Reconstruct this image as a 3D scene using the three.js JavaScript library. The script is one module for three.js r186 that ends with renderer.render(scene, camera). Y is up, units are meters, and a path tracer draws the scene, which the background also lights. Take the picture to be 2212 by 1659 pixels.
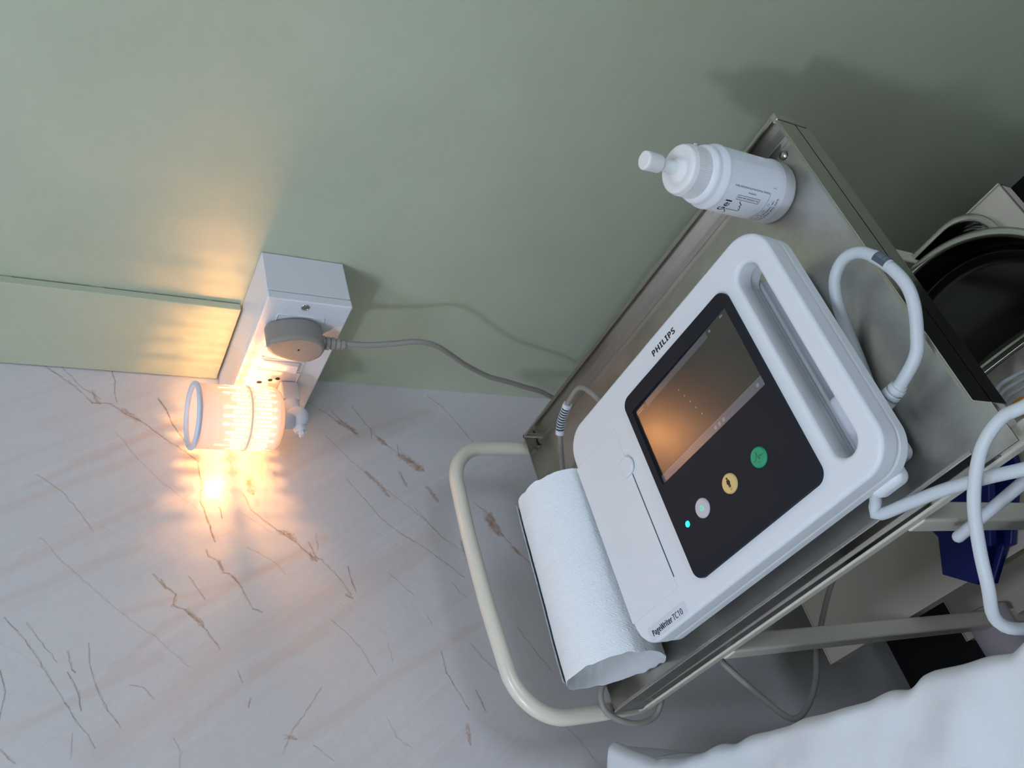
import * as THREE from 'three';
import { RoundedBoxGeometry } from 'three/addons/geometries/RoundedBoxGeometry.js';
import { mergeGeometries, mergeVertices } from 'three/addons/utils/BufferGeometryUtils.js';
import { RectAreaLightUniformsLib } from 'three/addons/lights/RectAreaLightUniformsLib.js';
import { FontLoader } from 'three/addons/loaders/FontLoader.js';
import { TextGeometry } from 'three/addons/geometries/TextGeometry.js';

// ---------------------------------------------------------------- camera, lights, exposure
const V3 = (x, y, z) => new THREE.Vector3(x, y, z);
const scene = new THREE.Scene();
scene.background = new THREE.Color(0x000000);
const camera = new THREE.PerspectiveCamera(46.75, 2212 / 1659, 0.02, 30);
// the phone is held on its side: the room's "up" points to the left of the picture
camera.position.set(-0.82906, 1.375, 1.0);
camera.quaternion.setFromRotationMatrix(new THREE.Matrix4().makeBasis(
  V3(-0.26263745, -0.85871404, 0.44003611), V3(0.78534695, 0.07470985, 0.6145312), V3(-0.5605816, 0.50697992, 0.65476685)));
scene.add(camera);
const renderer = new THREE.WebGLRenderer({ antialias: true });
renderer.toneMapping = THREE.LinearToneMapping;
renderer.toneMappingExposure = 0.9;
renderer.shadowMap.enabled = true;
RectAreaLightUniformsLib.init();
// the room's lamps: a globe high on the far wall and a square panel in the ceiling (fittings built below)
const GLOBE = V3(-2.25, 2.74, 0.66), PANEL = V3(-0.90, 2.93, 1.0);
const globeLight = new THREE.PointLight(new THREE.Color(0.80, 0.90, 1.18), 3.4, 0, 2);
globeLight.position.copy(GLOBE); globeLight.castShadow = true; globeLight.shadow.radius = 4; scene.add(globeLight);
const panelLight = new THREE.RectAreaLight(new THREE.Color(0.80, 0.90, 1.18), 36, 0.3, 0.3);
panelLight.position.set(PANEL.x, PANEL.y - 0.012, PANEL.z); panelLight.lookAt(PANEL.x, 0, PANEL.z); scene.add(panelLight);
// daylight through the frosted window in the wall behind the camera
const WIN = { x0: -.95, x1: -.10, y0: .95, y1: 2.10 };
const dayLight = new THREE.RectAreaLight(new THREE.Color(0.80, 0.90, 1.15), 4.2, WIN.x1 - WIN.x0, WIN.y1 - WIN.y0);
dayLight.position.set((WIN.x0 + WIN.x1) / 2, (WIN.y0 + WIN.y1) / 2, 3.17); dayLight.lookAt((WIN.x0 + WIN.x1) / 2, (WIN.y0 + WIN.y1) / 2, 0); scene.add(dayLight);
// the bulb of the plug-in night lamp
const LAMP = V3(-0.140, 1.046, 0.083);
const bulbLight = new THREE.PointLight(new THREE.Color(1.0, 0.45, 0.135), 0.25, 0, 2);
bulbLight.position.set(LAMP.x, LAMP.y + 0.047, LAMP.z); bulbLight.castShadow = true; bulbLight.shadow.radius = 0.3; scene.add(bulbLight);

// ---------------------------------------------------------------- helpers
let seed = 20240611;
const rnd = () => { seed = (seed * 1664525 + 1013904223) >>> 0; return seed / 4294967296; };
const hash = (i, j, k = 0) => { let h = (i * 374761393 + j * 668265263 + k * 2147483647) | 0; h = Math.imul(h ^ (h >>> 13), 1274126177); return ((h ^ (h >>> 16)) >>> 0) / 4294967296; };
const sm = t => t * t * (3 - 2 * t);
function vnoise(x, y, per = 0, k = 0) {
  let i = Math.floor(x), j = Math.floor(y); const u = sm(x - i), v = sm(y - j);
  const w = n => per ? ((n % per) + per) % per : n;
  const a = hash(w(i), w(j), k), b = hash(w(i + 1), w(j), k), c = hash(w(i), w(j + 1), k), d = hash(w(i + 1), w(j + 1), k);
  return a + (b - a) * u + (c - a) * v + (a - b - c + d) * u * v;
}
const names = {};
function numbered(n) { const k = names[n] = (names[n] ?? -1) + 1; return k ? `${n}_${String(k).padStart(3, '0')}` : n; }
function shade(m) { m.castShadow = true; m.receiveShadow = true; return m; }
function mesh(name, geos, mat, parent) {
  const g = Array.isArray(geos) ? mergeGeometries(geos.map(q => { const c = q.index ? q.toNonIndexed() : q.clone(); for (const a of Object.keys(c.attributes)) if (!['position', 'normal', 'uv'].includes(a)) c.deleteAttribute(a); return c; })) : geos;
  const m = shade(new THREE.Mesh(g, mat)); m.name = name; if (parent) parent.add(m); return m;
}
function thing(name, label, category, pos = [0, 0, 0], group) {
  const o = new THREE.Group(); o.name = numbered(name); o.position.set(...pos); scene.add(o);
  o.userData = { label, category }; if (group) o.userData.group = group; return o;
}
function single(name, geos, mat, label, category, group) {
  const m = mesh(numbered(name), geos, mat, scene); m.userData = { label, category }; if (group) m.userData.group = group; return m;
}
function struct(name, geos, mat) { const m = mesh(name, geos, mat, scene); m.userData.kind = 'structure'; return m; }
const T = (g, x, y, z) => g.translate(x, y, z);
// box between two corners
function bx(x0, x1, y0, y1, z0, z1, r = 0) {
  const w = Math.abs(x1 - x0), h = Math.abs(y1 - y0), d = Math.abs(z1 - z0);
  const g = r ? new RoundedBoxGeometry(w, h, d, 2, Math.min(r, w / 2.05, h / 2.05, d / 2.05)) : new THREE.BoxGeometry(w, h, d);
  return T(g, (x0 + x1) / 2, (y0 + y1) / 2, (z0 + z1) / 2);
}
function cyl(r0, r1, h, x, y, z, seg = 32) { return T(new THREE.CylinderGeometry(r1, r0, h, seg), x, y + h / 2, z); }
function tube(pts, r, seg = 80, rad = 12, tension = 0.5) {
  const c = new THREE.CatmullRomCurve3(pts.map(p => V3(...p)), false, 'catmullrom', tension);
  return new THREE.TubeGeometry(c, seg, r, rad, false);
}
function ends(pts, r) { return [pts[0], pts[pts.length - 1]].map(p => T(new THREE.SphereGeometry(r, 12, 8), ...p)); }
function along(g, a, b) { // geometry built along +y from 0, laid from a towards b
  const d = V3(...b).sub(V3(...a)).normalize();
  return g.applyQuaternion(new THREE.Quaternion().setFromUnitVectors(V3(0, 1, 0), d)).translate(...a);
}
function rrect(x0, x1, y0, y1, r, path = new THREE.Shape()) {
  const R = Array.isArray(r) ? r : [r, r, r, r]; // corners: (x0,y0) (x1,y0) (x1,y1) (x0,y1)
  path.moveTo(x0 + R[0], y0); path.lineTo(x1 - R[1], y0); path.absarc(x1 - R[1], y0 + R[1], R[1], -Math.PI / 2, 0, false);
  path.lineTo(x1, y1 - R[2]); path.absarc(x1 - R[2], y1 - R[2], R[2], 0, Math.PI / 2, false);
  path.lineTo(x0 + R[3], y1); path.absarc(x0 + R[3], y1 - R[3], R[3], Math.PI / 2, Math.PI, false);
  path.lineTo(x0, y0 + R[0]); path.absarc(x0 + R[0], y0 + R[0], R[0], Math.PI, Math.PI * 1.5, false);
  return path;
}
function extr(shape, depth, bevel = 0, segs = 3, curve = 14) {
  return new THREE.ExtrudeGeometry(shape, { depth: depth - 2 * bevel, bevelEnabled: bevel > 0, bevelThickness: bevel, bevelSize: bevel, bevelOffset: -bevel, bevelSegments: segs, curveSegments: curve }).translate(0, 0, bevel);
}
// drawing plane -> lying flat: drawing x runs along the wall (+z), drawing y towards the green wall (+x), depth is up
const FLAT = new THREE.Matrix4().makeBasis(V3(0, 0, 1), V3(1, 0, 0), V3(0, 1, 0));
const flat = g => g.applyMatrix4(FLAT);
// drawing plane -> on a face that looks towards -x: drawing x = +z, drawing y = up, depth = -x
const FACE = new THREE.Matrix4().makeBasis(V3(0, 0, 1), V3(0, 1, 0), V3(-1, 0, 0));
const face = g => g.applyMatrix4(FACE);
function lathe(pts, seg = 64) { return new THREE.LatheGeometry(pts.map(p => new THREE.Vector2(...p)), seg); }
// skin over closed rings of equal length, each ring an array of [x,y,z]
function loft(rings, capA = true, capB = true) {
  const n = rings[0].length, pos = [], idx = [], uv = [];
  rings.forEach((r, k) => r.forEach((p, i) => { pos.push(...p); uv.push(i / n, k / rings.length); }));
  for (let k = 0; k + 1 < rings.length; k++) for (let i = 0; i < n; i++) {
    const a = k * n + i, b = k * n + (i + 1) % n, c = a + n, d = b + n; idx.push(a, b, d, a, d, c);
  }
  const cap = (k, flip) => {
    const r = rings[k], c = r.reduce((s, p) => [s[0] + p[0] / n, s[1] + p[1] / n, s[2] + p[2] / n], [0, 0, 0]), o = pos.length / 3;
    pos.push(...c); uv.push(.5, .5);
    for (let i = 0; i < n; i++) { const a = k * n + i, b = k * n + (i + 1) % n; flip ? idx.push(o, b, a) : idx.push(o, a, b); }
  };
  if (capA) cap(0, true); if (capB) cap(rings.length - 1, false);
  const g = new THREE.BufferGeometry();
  g.setAttribute('position', new THREE.Float32BufferAttribute(pos, 3)); g.setAttribute('uv', new THREE.Float32BufferAttribute(uv, 2));
  g.setIndex(idx); g.computeVertexNormals(); return g;
}
function planarUV(g, fu, fv) { const p = g.attributes.position, u = g.attributes.uv; for (let i = 0; i < p.count; i++) u.setXY(i, fu(p.getX(i), p.getY(i), p.getZ(i)), fv(p.getX(i), p.getY(i), p.getZ(i))); return g; }
function dataTex(n, f, srgb) {
  const d = new Uint8Array(n * n * 4);
  for (let j = 0; j < n; j++) for (let i = 0; i < n; i++) { const c = f(i / n, j / n, i, j), o = (j * n + i) * 4; for (let k = 0; k < 3; k++) d[o + k] = Math.max(0, Math.min(255, Array.isArray(c) ? c[k] : c)); d[o + 3] = 255; }
  const t = new THREE.DataTexture(d, n, n); t.wrapS = t.wrapT = THREE.RepeatWrapping; t.magFilter = THREE.LinearFilter; t.minFilter = THREE.LinearMipmapLinearFilter; t.generateMipmaps = true;
  if (srgb) t.colorSpace = THREE.SRGBColorSpace; t.needsUpdate = true; return t;
}
function canvasTex(w, h, draw) {
  const c = document.createElement('canvas'); c.width = w; c.height = h; const x = c.getContext('2d'); draw(x, w, h);
  const t = new THREE.CanvasTexture(c); t.colorSpace = THREE.SRGBColorSpace; t.anisotropy = 8; return t;
}
const std = (color, roughness = .6, extra = {}) => new THREE.MeshStandardMaterial({ color, roughness, metalness: 0, ...extra });
const phys = (color, roughness = .6, extra = {}) => new THREE.MeshPhysicalMaterial({ color, roughness, metalness: 0, ...extra });

// ---------------------------------------------------------------- materials
const paintBump = dataTex(512, (u, v) => 90 * vnoise(u * 64, v * 64, 64) + 90 * vnoise(u * 150, v * 150, 150, 3) + 60 * vnoise(u * 14, v * 14, 14, 5));
const paintMap = dataTex(512, (u, v) => { const n = vnoise(u * 5, v * 5, 5, 1) * .5 + vnoise(u * 17, v * 17, 17, 2) * .3 + vnoise(u * 90, v * 90, 90, 4) * .2, k = (n - .5) * 12; return [184 + k, 191 + k, 167 + k * 1.2]; }, true);
const M = {};
M.paint = std(0xffffff, .5, { map: paintMap, bumpMap: paintBump, bumpScale: .0004 });
M.cream = phys(0xd8d2c2, .32, { clearcoat: .5, clearcoatRoughness: .2 });
M.whitePlastic = phys(0xd6dbe0, .42);
M.boxPlastic = phys(0xdcdde2, .35);
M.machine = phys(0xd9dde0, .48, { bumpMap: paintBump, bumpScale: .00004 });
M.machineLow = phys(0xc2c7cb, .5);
M.cable = phys(0xc3c9cc, .45);
M.greyCable = phys(0x8f8a83, .5);
M.plug = phys(0x8d877f, .45);
M.dark = std(0x101114, .5);
M.darkPanel = phys(0x171b24, .6, { specularIntensity: .5 });
M.chrome = std(0xd8d8d8, .18, { metalness: 1 });
const brushed = dataTex(512, (u, v) => { const n = vnoise(u * 9, v * 9, 9, 8) * .5 + vnoise(u * 40, v * 40, 40, 9) * .3 + vnoise(u * 3, v * 220, 0, 7) * .2; return 70 + n * 46; });
const steelMap = dataTex(512, (u, v) => { const n = vnoise(u * 5, v * 5, 5, 11) * .45 + vnoise(u * 22, v * 22, 22, 12) * .35 + vnoise(u * 120, v * 120, 120, 13) * .2; const k = 178 + n * 34; return [k, k * .985, k * .95]; }, true);
M.steel = std(0xffffff, 1, { metalness: 1, map: steelMap, roughnessMap: brushed });
M.polished = std(0xc9c5be, .15, { metalness: 1, bumpMap: brushed, bumpScale: .0004 });
M.steelEdge = std(0xb9b5ad, .3, { metalness: 1 });
M.mirror = std(0xc9c7c2, .12, { metalness: 1 });
M.shelf = phys(0xcfc7b6, .4);
const paperBump = dataTex(512, (u, v) => { const w = Math.sin((u * 26 + 1.5 * Math.sin(v * 40)) * 6.2832) * .5 + .5; return 40 + 110 * w * vnoise(u * 30, v * 30, 30, 21) + 90 * vnoise(u * 120, v * 120, 120, 22); });
M.paper = std(0xe4e9eb, .95, { bumpMap: paperBump, bumpScale: .0007 });
M.paperIn = std(0xcdd0d2, .95);
M.card = std(0x9a8468, .9);
const weave = dataTex(256, (u, v) => 120 + 60 * Math.sin(u * 256 * Math.PI / 2) * Math.sin(v * 256 * Math.PI / 2) + 60 * vnoise(u * 40, v * 40, 40, 31));
M.sheet = std(0xcfd3d5, .95, { bumpMap: weave, bumpScale: .0003 });
M.blue = phys(0x0c1c66, .45);
M.blackEnamel = phys(0x0e0d0c, .14);
M.orange = phys(0xe08a1a, .5);

// marble: pale ground with the brown and grey veins of the slab, coordinates in millimetres (from the corner, above the floor)
const VEINS = [[0,3.0,[11,1313,41,1278,66,1257,66,1236,81,1218,92,1200,114,1176,133,1152,152,1131]],[1,14.0,[73,1224,83,1212,92,1200]],[1,9.0,[47,1257,59,1254,67,1248]],[0,2.0,[11,1293,40,1272,59,1248]],[2,2.0,[9,1234,28,1230,49,1231,63,1228]],[2,3.0,[53,1177,69,1168,89,1163,113,1151,121,1147]],[2,3.0,[152,1133,179,1130,213,1132,242,1125,271,1119]],[2,3.0,[220,1110,237,1108]],[0,3.0,[281,1131,290,1128,298,1117,312,1112,318,1101,333,1093,350,1086,362,1081,367,1071]],[1,9.0,[318,1101,326,1097]],[1,8.0,[298,1117,310,1112]],[0,3.0,[312,1192,326,1182,339,1168,352,1172,359,1158,372,1148,380,1140,409,1124]],[1,11.0,[359,1158,370,1148,380,1140]],[1,8.0,[319,1184,331,1179]],[0,2.0,[317,1152,334,1143,347,1136]],[0,1.5,[178,1317,190,1302,204,1286,218,1278,235,1267,255,1256]],[2,1.5,[357,1341,383,1321,404,1309,429,1296,454,1282,474,1272,490,1261,504,1254]],[2,1.2,[364,1320,393,1302,411,1290]],[2,2.0,[398,1281,420,1276,423,1273]],[2,2.0,[422,1280,445,1270,464,1267]],[2,1.5,[391,1261,413,1259,438,1254,467,1242,486,1230]],[2,1.2,[442,1220,446,1207,459,1197]],[0,1.5,[513,1276,486,1275]],[0,2.0,[436,1106,451,1102]],[0,3.0,[469,1094,480,1098]],[0,2.5,[201,1078,224,1070,242,1053,261,1032,280,1011,295,1000,299,987,321,970,350,955]],[1,22.0,[174,1070,201,1065]],[1,14.0,[257,1038,261,1025,272,1017]],[1,14.0,[291,1003,300,994]],[1,10.0,[349,962,355,954]],[0,3.0,[273,1002,288,996,298,991]],[0,2.0,[262,989,284,990]],[2,2.0,[310,953,332,952,347,948]],[2,1.5,[174,932,207,912,239,892,263,867,287,834,332,787]],[0,2.0,[36,979,57,948,74,931,91,911,100,901]],[1,14.0,[74,931,80,917,95,902]],[2,2.0,[56,936,78,920,95,904]],[0,2.0,[44,903,67,891,98,873,120,853,137,832,154,808]],[1,22.0,[130,843,143,826,156,810]],[1,14.0,[100,873,113,860]],[0,1.5,[102,951,144,920,178,888,198,869,223,843,244,824,268,806,288,784]],[1,12.0,[161,904,178,888,202,874]],[1,10.0,[159,849,185,843]],[1,12.0,[184,811,210,798]],[2,1.5,[85,880,103,882]],[2,1.5,[110,843,133,844]],[2,1.5,[14,771,32,749,70,727,110,707]],[0,1.5,[219,838,252,818,276,800]],[2,1.2,[382,987,400,970,424,954,457,941]],[0,1.0,[417,918,443,917]],[2,1.8,[434,848,463,847,486,838,513,828]],[2,2.0,[489,812,506,808,517,805]],[2,1.2,[426,804,451,789,470,771]],[2,1.2,[338,808,354,800,362,791]],[0,1.5,[320,899,339,883,356,868]],[0,1.0,[380,856,398,852]],[0,1.0,[110,1230,147,1208,184,1179,206,1156,228,1133]],[0,1.0,[261,1311,293,1287,335,1249,367,1218,390,1192,428,1157]],[0,1.2,[278,1082,297,1052,318,1036]],[0,2.0,[534,1065,513,1054,490,1033,466,1012]],[1,10.0,[517,1060,521,1049]],[2,2.0,[414,1342,436,1337,453,1338,466,1340]],[0,3.0,[495,1338,509,1325]],[0,2.5,[210,742,235,715,261,710,295,690,324,665]],[1,26.0,[231,723,265,713]],[1,14.0,[286,696,299,687]],[1,16.0,[277,776,309,773]],[0,1.5,[503,1179,520,1172,535,1174]],[0,1.5,[530,1030,543,1017,550,1010]],[0,1.2,[510,938,534,930,548,914]],[0,2.0,[410,726,440,711,477,691]],[1,10.0,[531,836,555,837]],[0,1.5,[530,709,566,683,600,664]],[3,30.0,[509,1251,458,1174,411,1117,370,1030,312,913,268,830]],[3,10.0,[421,1239,411,1219,378,1186,329,1099,287,1009]],[3,12.0,[304,1348,261,1275,214,1192]],[3,10.0,[339,1346,306,1274,276,1205]],[3,14.0,[440,1091,388,994,291,835]],[3,10.0,[503,1176,463,1121,398,996]],[3,10.0,[478,1339,453,1273,414,1188]],[3,9.0,[358,1223,326,1098,266,976]],[3,12.0,[173,1032,100,912,44,778]],[3,10.0,[157,1276,107,1188,79,1137]],[3,10.0,[228,1352,186,1276,139,1189]],[3,12.0,[520,1043,472,944,402,786]],[3,8.0,[194,1328,149,1248,89,1156]]];
const MS = 1.4;
const marbleTex = canvasTex(2048, 2048, (x, w, h) => {
  const s = w / (MS * 1000); const X = a => a * s, Y = b => h - b * s;
  x.fillStyle = '#cdcacc'; x.fillRect(0, 0, w, h);
  for (let k = 0; k < 420; k++) { // cloudy ground
    const cx = rnd() * w, cy = rnd() * h, r = 60 + rnd() * 200, tone = rnd();
    const g = x.createRadialGradient(cx, cy, 0, cx, cy, r), c = tone < .35 ? '218,214,212' : tone < .7 ? '194,194,199' : '206,197,191';
    g.addColorStop(0, `rgba(${c},0.16)`); g.addColorStop(1, `rgba(${c},0)`); x.fillStyle = g; x.fillRect(cx - r, cy - r, 2 * r, 2 * r);
  }
  x.lineCap = 'round'; x.lineJoin = 'round';
  const wob = (pl, amp, step) => { const o = []; for (let i = 0; i + 3 < pl.length; i += 2) { const dx = pl[i + 2] - pl[i], dy = pl[i + 3] - pl[i + 1], L = Math.hypot(dx, dy), n = Math.max(1, Math.round(L / step)); for (let k = 0; k < n; k++) o.push([pl[i] + dx * k / n + (rnd() - .5) * amp, pl[i + 1] + dy * k / n + (rnd() - .5) * amp]); } o.push(pl.slice(-2)); return o; };
  const stroke = (pts, style, width, vary) => { if (!vary) { x.strokeStyle = style; x.lineWidth = width; x.beginPath(); pts.forEach((p, i) => i ? x.lineTo(X(p[0]), Y(p[1])) : x.moveTo(X(p[0]), Y(p[1]))); x.stroke(); return; } x.strokeStyle = style; for (let i = 0; i + 1 < pts.length; i++) { x.lineWidth = Math.max(.7, width * (vary ? .45 + rnd() * .9 : 1)); x.beginPath(); x.moveTo(X(pts[i][0]), Y(pts[i][1])); x.lineTo(X(pts[i + 1][0]), Y(pts[i + 1][1])); x.stroke(); } };
  // faint sedimentary bands, all about parallel
  for (let k = 0; k < 420; k++) { const a = rnd() * 1500 - 100, b = rnd() * 1500 - 100, L = 60 + rnd() * 300, t = rnd(); stroke(wob([a, b, a + L * .5, b + L * .87], 3, 30), t < .5 ? 'rgba(190,172,158,0.07)' : t < .75 ? 'rgba(226,223,222,0.12)' : 'rgba(178,174,178,0.07)', 2 + rnd() * rnd() * 26); }
  for (const [k, wd, pl] of VEINS) if (k === 3) { stroke(wob(pl, 3, 25), 'rgba(190,168,148,0.08)', wd * .8); stroke(wob(pl, 4, 25), 'rgba(192,172,154,0.07)', wd * 1.4); stroke(wob(pl, 6, 25), 'rgba(196,178,160,0.06)', wd * 2.2); }
  for (let k = 0; k < 150; k++) { const a = rnd() * 1450, b = rnd() * 1450, L = 20 + rnd() * 90; stroke(wob([a, b, a + L * .62, b - L * .78], 3, 9), rnd() < .6 ? 'rgba(150,132,120,0.16)' : 'rgba(110,104,106,0.18)', .6 + rnd() * .8, true); }
  for (const [k, wd, pl] of VEINS) {
    if (k === 3) continue;
    if (k === 1) { for (let q = 0; q < 9; q++) { const p = wob(pl, wd * .55, 5); stroke(p, q % 3 ? 'rgba(172,142,122,0.15)' : 'rgba(136,106,90,0.16)', wd * (.10 + rnd() * .26), true); } }
    else if (k === 0) { stroke(wob(pl, 3, 8), 'rgba(158,130,112,0.22)', wd * 1.2, true); stroke(wob(pl, 2.4, 6), 'rgba(122,98,84,0.38)', wd * .55, true); }
    else { stroke(wob(pl, 2, 8), 'rgba(140,126,118,0.20)', wd * 1.3, true); stroke(wob(pl, 1.8, 6), 'rgba(92,80,74,0.5)', wd * .6, true); }
  }
});
marbleTex.wrapS = marbleTex.wrapT = THREE.RepeatWrapping;
M.marble = phys(0xffffff, .26, { map: marbleTex });

// ---------------------------------------------------------------- room shell
const RX = -2.6, RZ = 3.2, RY = 3.0, th = .12;
const wallR = bx(0, th, -th, RY + th, -th, RZ + th); planarUV(wallR, (x, y, z) => z / .9, (x, y, z) => y / .9);
struct('wall_right', wallR, M.paint);
const wallB = bx(RX - th, 0, -th, RY + th, -th, 0); planarUV(wallB, x => -x / MS, (x, y) => y / MS);
struct('wall_back', wallB, M.marble);
const wallL = bx(RX - th, RX, -th, RY + th, 0, RZ + th); planarUV(wallL, (x, y, z) => z / .9, (x, y) => y / .9);
struct('wall_left', wallL, M.paint);
const wallF = bx(RX, 0, -th, RY + th, RZ, RZ + th); planarUV(wallF, x => x / .9, (x, y) => y / .9);
struct('wall_front', wallF, std(0x968c80, .7));
{ // frosted window behind the camera
  const { x0, x1, y0, y1 } = WIN, w = struct('window_1', bx(x0, x1, y0, y1, RZ - .018, RZ - .012), std(0xdfe6ee, .8, { emissive: new THREE.Color(.80, .90, 1.15), emissiveIntensity: 1.6 }));
  mesh('window_frame', [bx(x0 - .06, x0, y0 - .06, y1 + .06, RZ - .03, RZ), bx(x1, x1 + .06, y0 - .06, y1 + .06, RZ - .03, RZ), bx(x0, x1, y0 - .06, y0, RZ - .03, RZ), bx(x0, x1, y1, y1 + .06, RZ - .03, RZ), bx((x0 + x1) / 2 - .012, (x0 + x1) / 2 + .012, y0, y1, RZ - .026, RZ - .018)], M.cream, w);
}
const floorMap = dataTex(256, (u, v) => { const n = hash(Math.floor(u * 256), Math.floor(v * 256), 2), k = n > .95 ? 26 : n > .7 ? 18 : 12; return [k, k, k + 2]; }, true);
const fl = bx(RX, 0, -th, 0, 0, RZ); planarUV(fl, x => x / .6, (x, y, z) => z / .6);
struct('floor', fl, std(0xffffff, .3, { map: floorMap }));
struct('ceiling', bx(RX, 0, RY, RY + th, 0, RZ), std(0xd8d8d4, .8));
// cable casing that comes down the corner to the socket box, painted with the wall; a crack runs along its edge
const casing = bx(-.0125, -.0014, 1.0985, RY, .0015, .1467, .0012);
planarUV(casing, (x, y, z) => z / .9, (x, y) => y / .9);
const bridges = [[1.135, 1.142], [1.205, 1.212], [1.262, 1.277], [1.36, 1.6]].map(([a, b]) => bx(-.003, 0, a, b, .143, .1462));
struct('trim_1', [casing, bx(-.0015, 0, 1.0985, RY, .0015, .141), ...bridges], M.paint);

// lamps of the room (outside the picture)
{
  const g = thing('globe_lamp', 'round white globe lamp high on the far wall', 'lamp', [GLOBE.x, GLOBE.y, GLOBE.z]);
  mesh('globe', new THREE.SphereGeometry(.085, 32, 20), std(0xffffff, .4, { emissive: new THREE.Color(.86, .94, 1), emissiveIntensity: 4 }), g);
  mesh('bracket', [bx(RX - GLOBE.x, -.08, -.012, .012, -.012, .012, .004), bx(RX - GLOBE.x, RX - GLOBE.x + .015, -.05, .05, -.05, .05, .006)], M.cream, g);
  const p = thing('ceiling_panel_lamp', 'square white panel lamp set under the ceiling', 'lamp', [PANEL.x, PANEL.y, PANEL.z]);
  mesh('housing', bx(-.17, .17, .004, RY - PANEL.y, -.17, .17, .01), M.whitePlastic, p);
  mesh('diffuser', bx(-.15, .15, -.004, .004, -.15, .15), std(0xffffff, .6, { emissive: new THREE.Color(.86, .94, 1), emissiveIntensity: 3 }), p);
}
// ---------------------------------------------------------------- socket box on the green wall
{
  const b = thing('socket_box', 'white rectangular surface socket box mounted in the corner on the green wall', 'socket box', [0, .989, .1215]);
  const Y = y => y - .989, Z = z => z - .1215;
  mesh('back_box', bx(-.0645, -.0005, Y(.9895), Y(1.0955), Z(.0012), Z(.2425), .0015), M.boxPlastic, b);
  const lid = mesh('cover_plate', bx(-.0787, -.0652, Y(.989), Y(1.096), Z(.0008), Z(.243), .0022), M.boxPlastic, b);
  for (const [y, z] of [[1.0475, .2335], [1.0475, .0098]]) {
    const s = mesh('screw', [face(new THREE.TorusGeometry(.0046, .0009, 8, 24)), face(new THREE.CylinderGeometry(.0042, .0042, .0008, 20).rotateX(Math.PI / 2)), face(bx(-.0032, .0032, -.0005, .0005, 0, .0009))], M.chrome, lid);
    s.position.set(-.0789, Y(y), Z(z));
  }
  // modules: frame lips, rockers, sockets
  const mod = (z0, z1, name) => { const s = rrect(Z(z0), Z(z1), Y(1.0175), Y(1.0775), .003); const h = rrect(Z(z0) + .0014, Z(z1) - .0014, Y(1.0175) + .0014, Y(1.0775) - .0014, .002, new THREE.Path()); s.holes.push(h); return mesh(name, face(extr(s, .0014, .0004, 1, 6)).translate(-.0786, 0, 0), M.boxPlastic, b); };
  const rocker = (z0, z1) => { // tilted rocker: upper half pressed in
    const g = loft([[-.0785, 0], [-.0815, 0], [-.0853, 1]].map(([x], k) => { const pts = []; const ya = Y(1.0255), yb = Y(1.0725), a = z0 + .0022, c = z1 - .0022; const t = k === 2 ? .0014 : 0; for (const [yy, zz, e] of [[ya + t, Z(a) + t, 0], [ya + t, Z(c) - t, 0], [yb - t, Z(c) - t, 1], [yb - t, Z(a) + t, 1]]) pts.push([k === 2 ? (e ? -.0806 : -.0862) : x, yy, zz]); return pts; }));
    return mesh('rocker', g.toNonIndexed(), M.boxPlastic, b);
  };
  mod(.1115, .1325, 'switch_frame'); mod(.1345, .1555, 'switch_frame'); rocker(.1118, .1322); rocker(.1348, .1552);
  for (const r of b.children.filter(c => c.name === 'rocker')) r.geometry.computeVertexNormals();
  const hole = (y, z, a, c) => face(new THREE.CylinderGeometry(a, a, .0006, 18).rotateX(Math.PI / 2).scale(c, 1, 1)).translate(-.0790, Y(y), Z(z));
  mod(.0585, .1095, 'socket_frame');
  mesh('pin_hole', hole(1.0660, .0830, .0036, .75), M.dark, b);
  mesh('pin_hole', hole(1.0530, .0888, .0030, .8), M.dark, b);
  mesh('pin_hole', hole(1.0440, .0930, .0030, .8), M.dark, b);
  mod(.1575, .2185, 'socket_frame');
}
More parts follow.
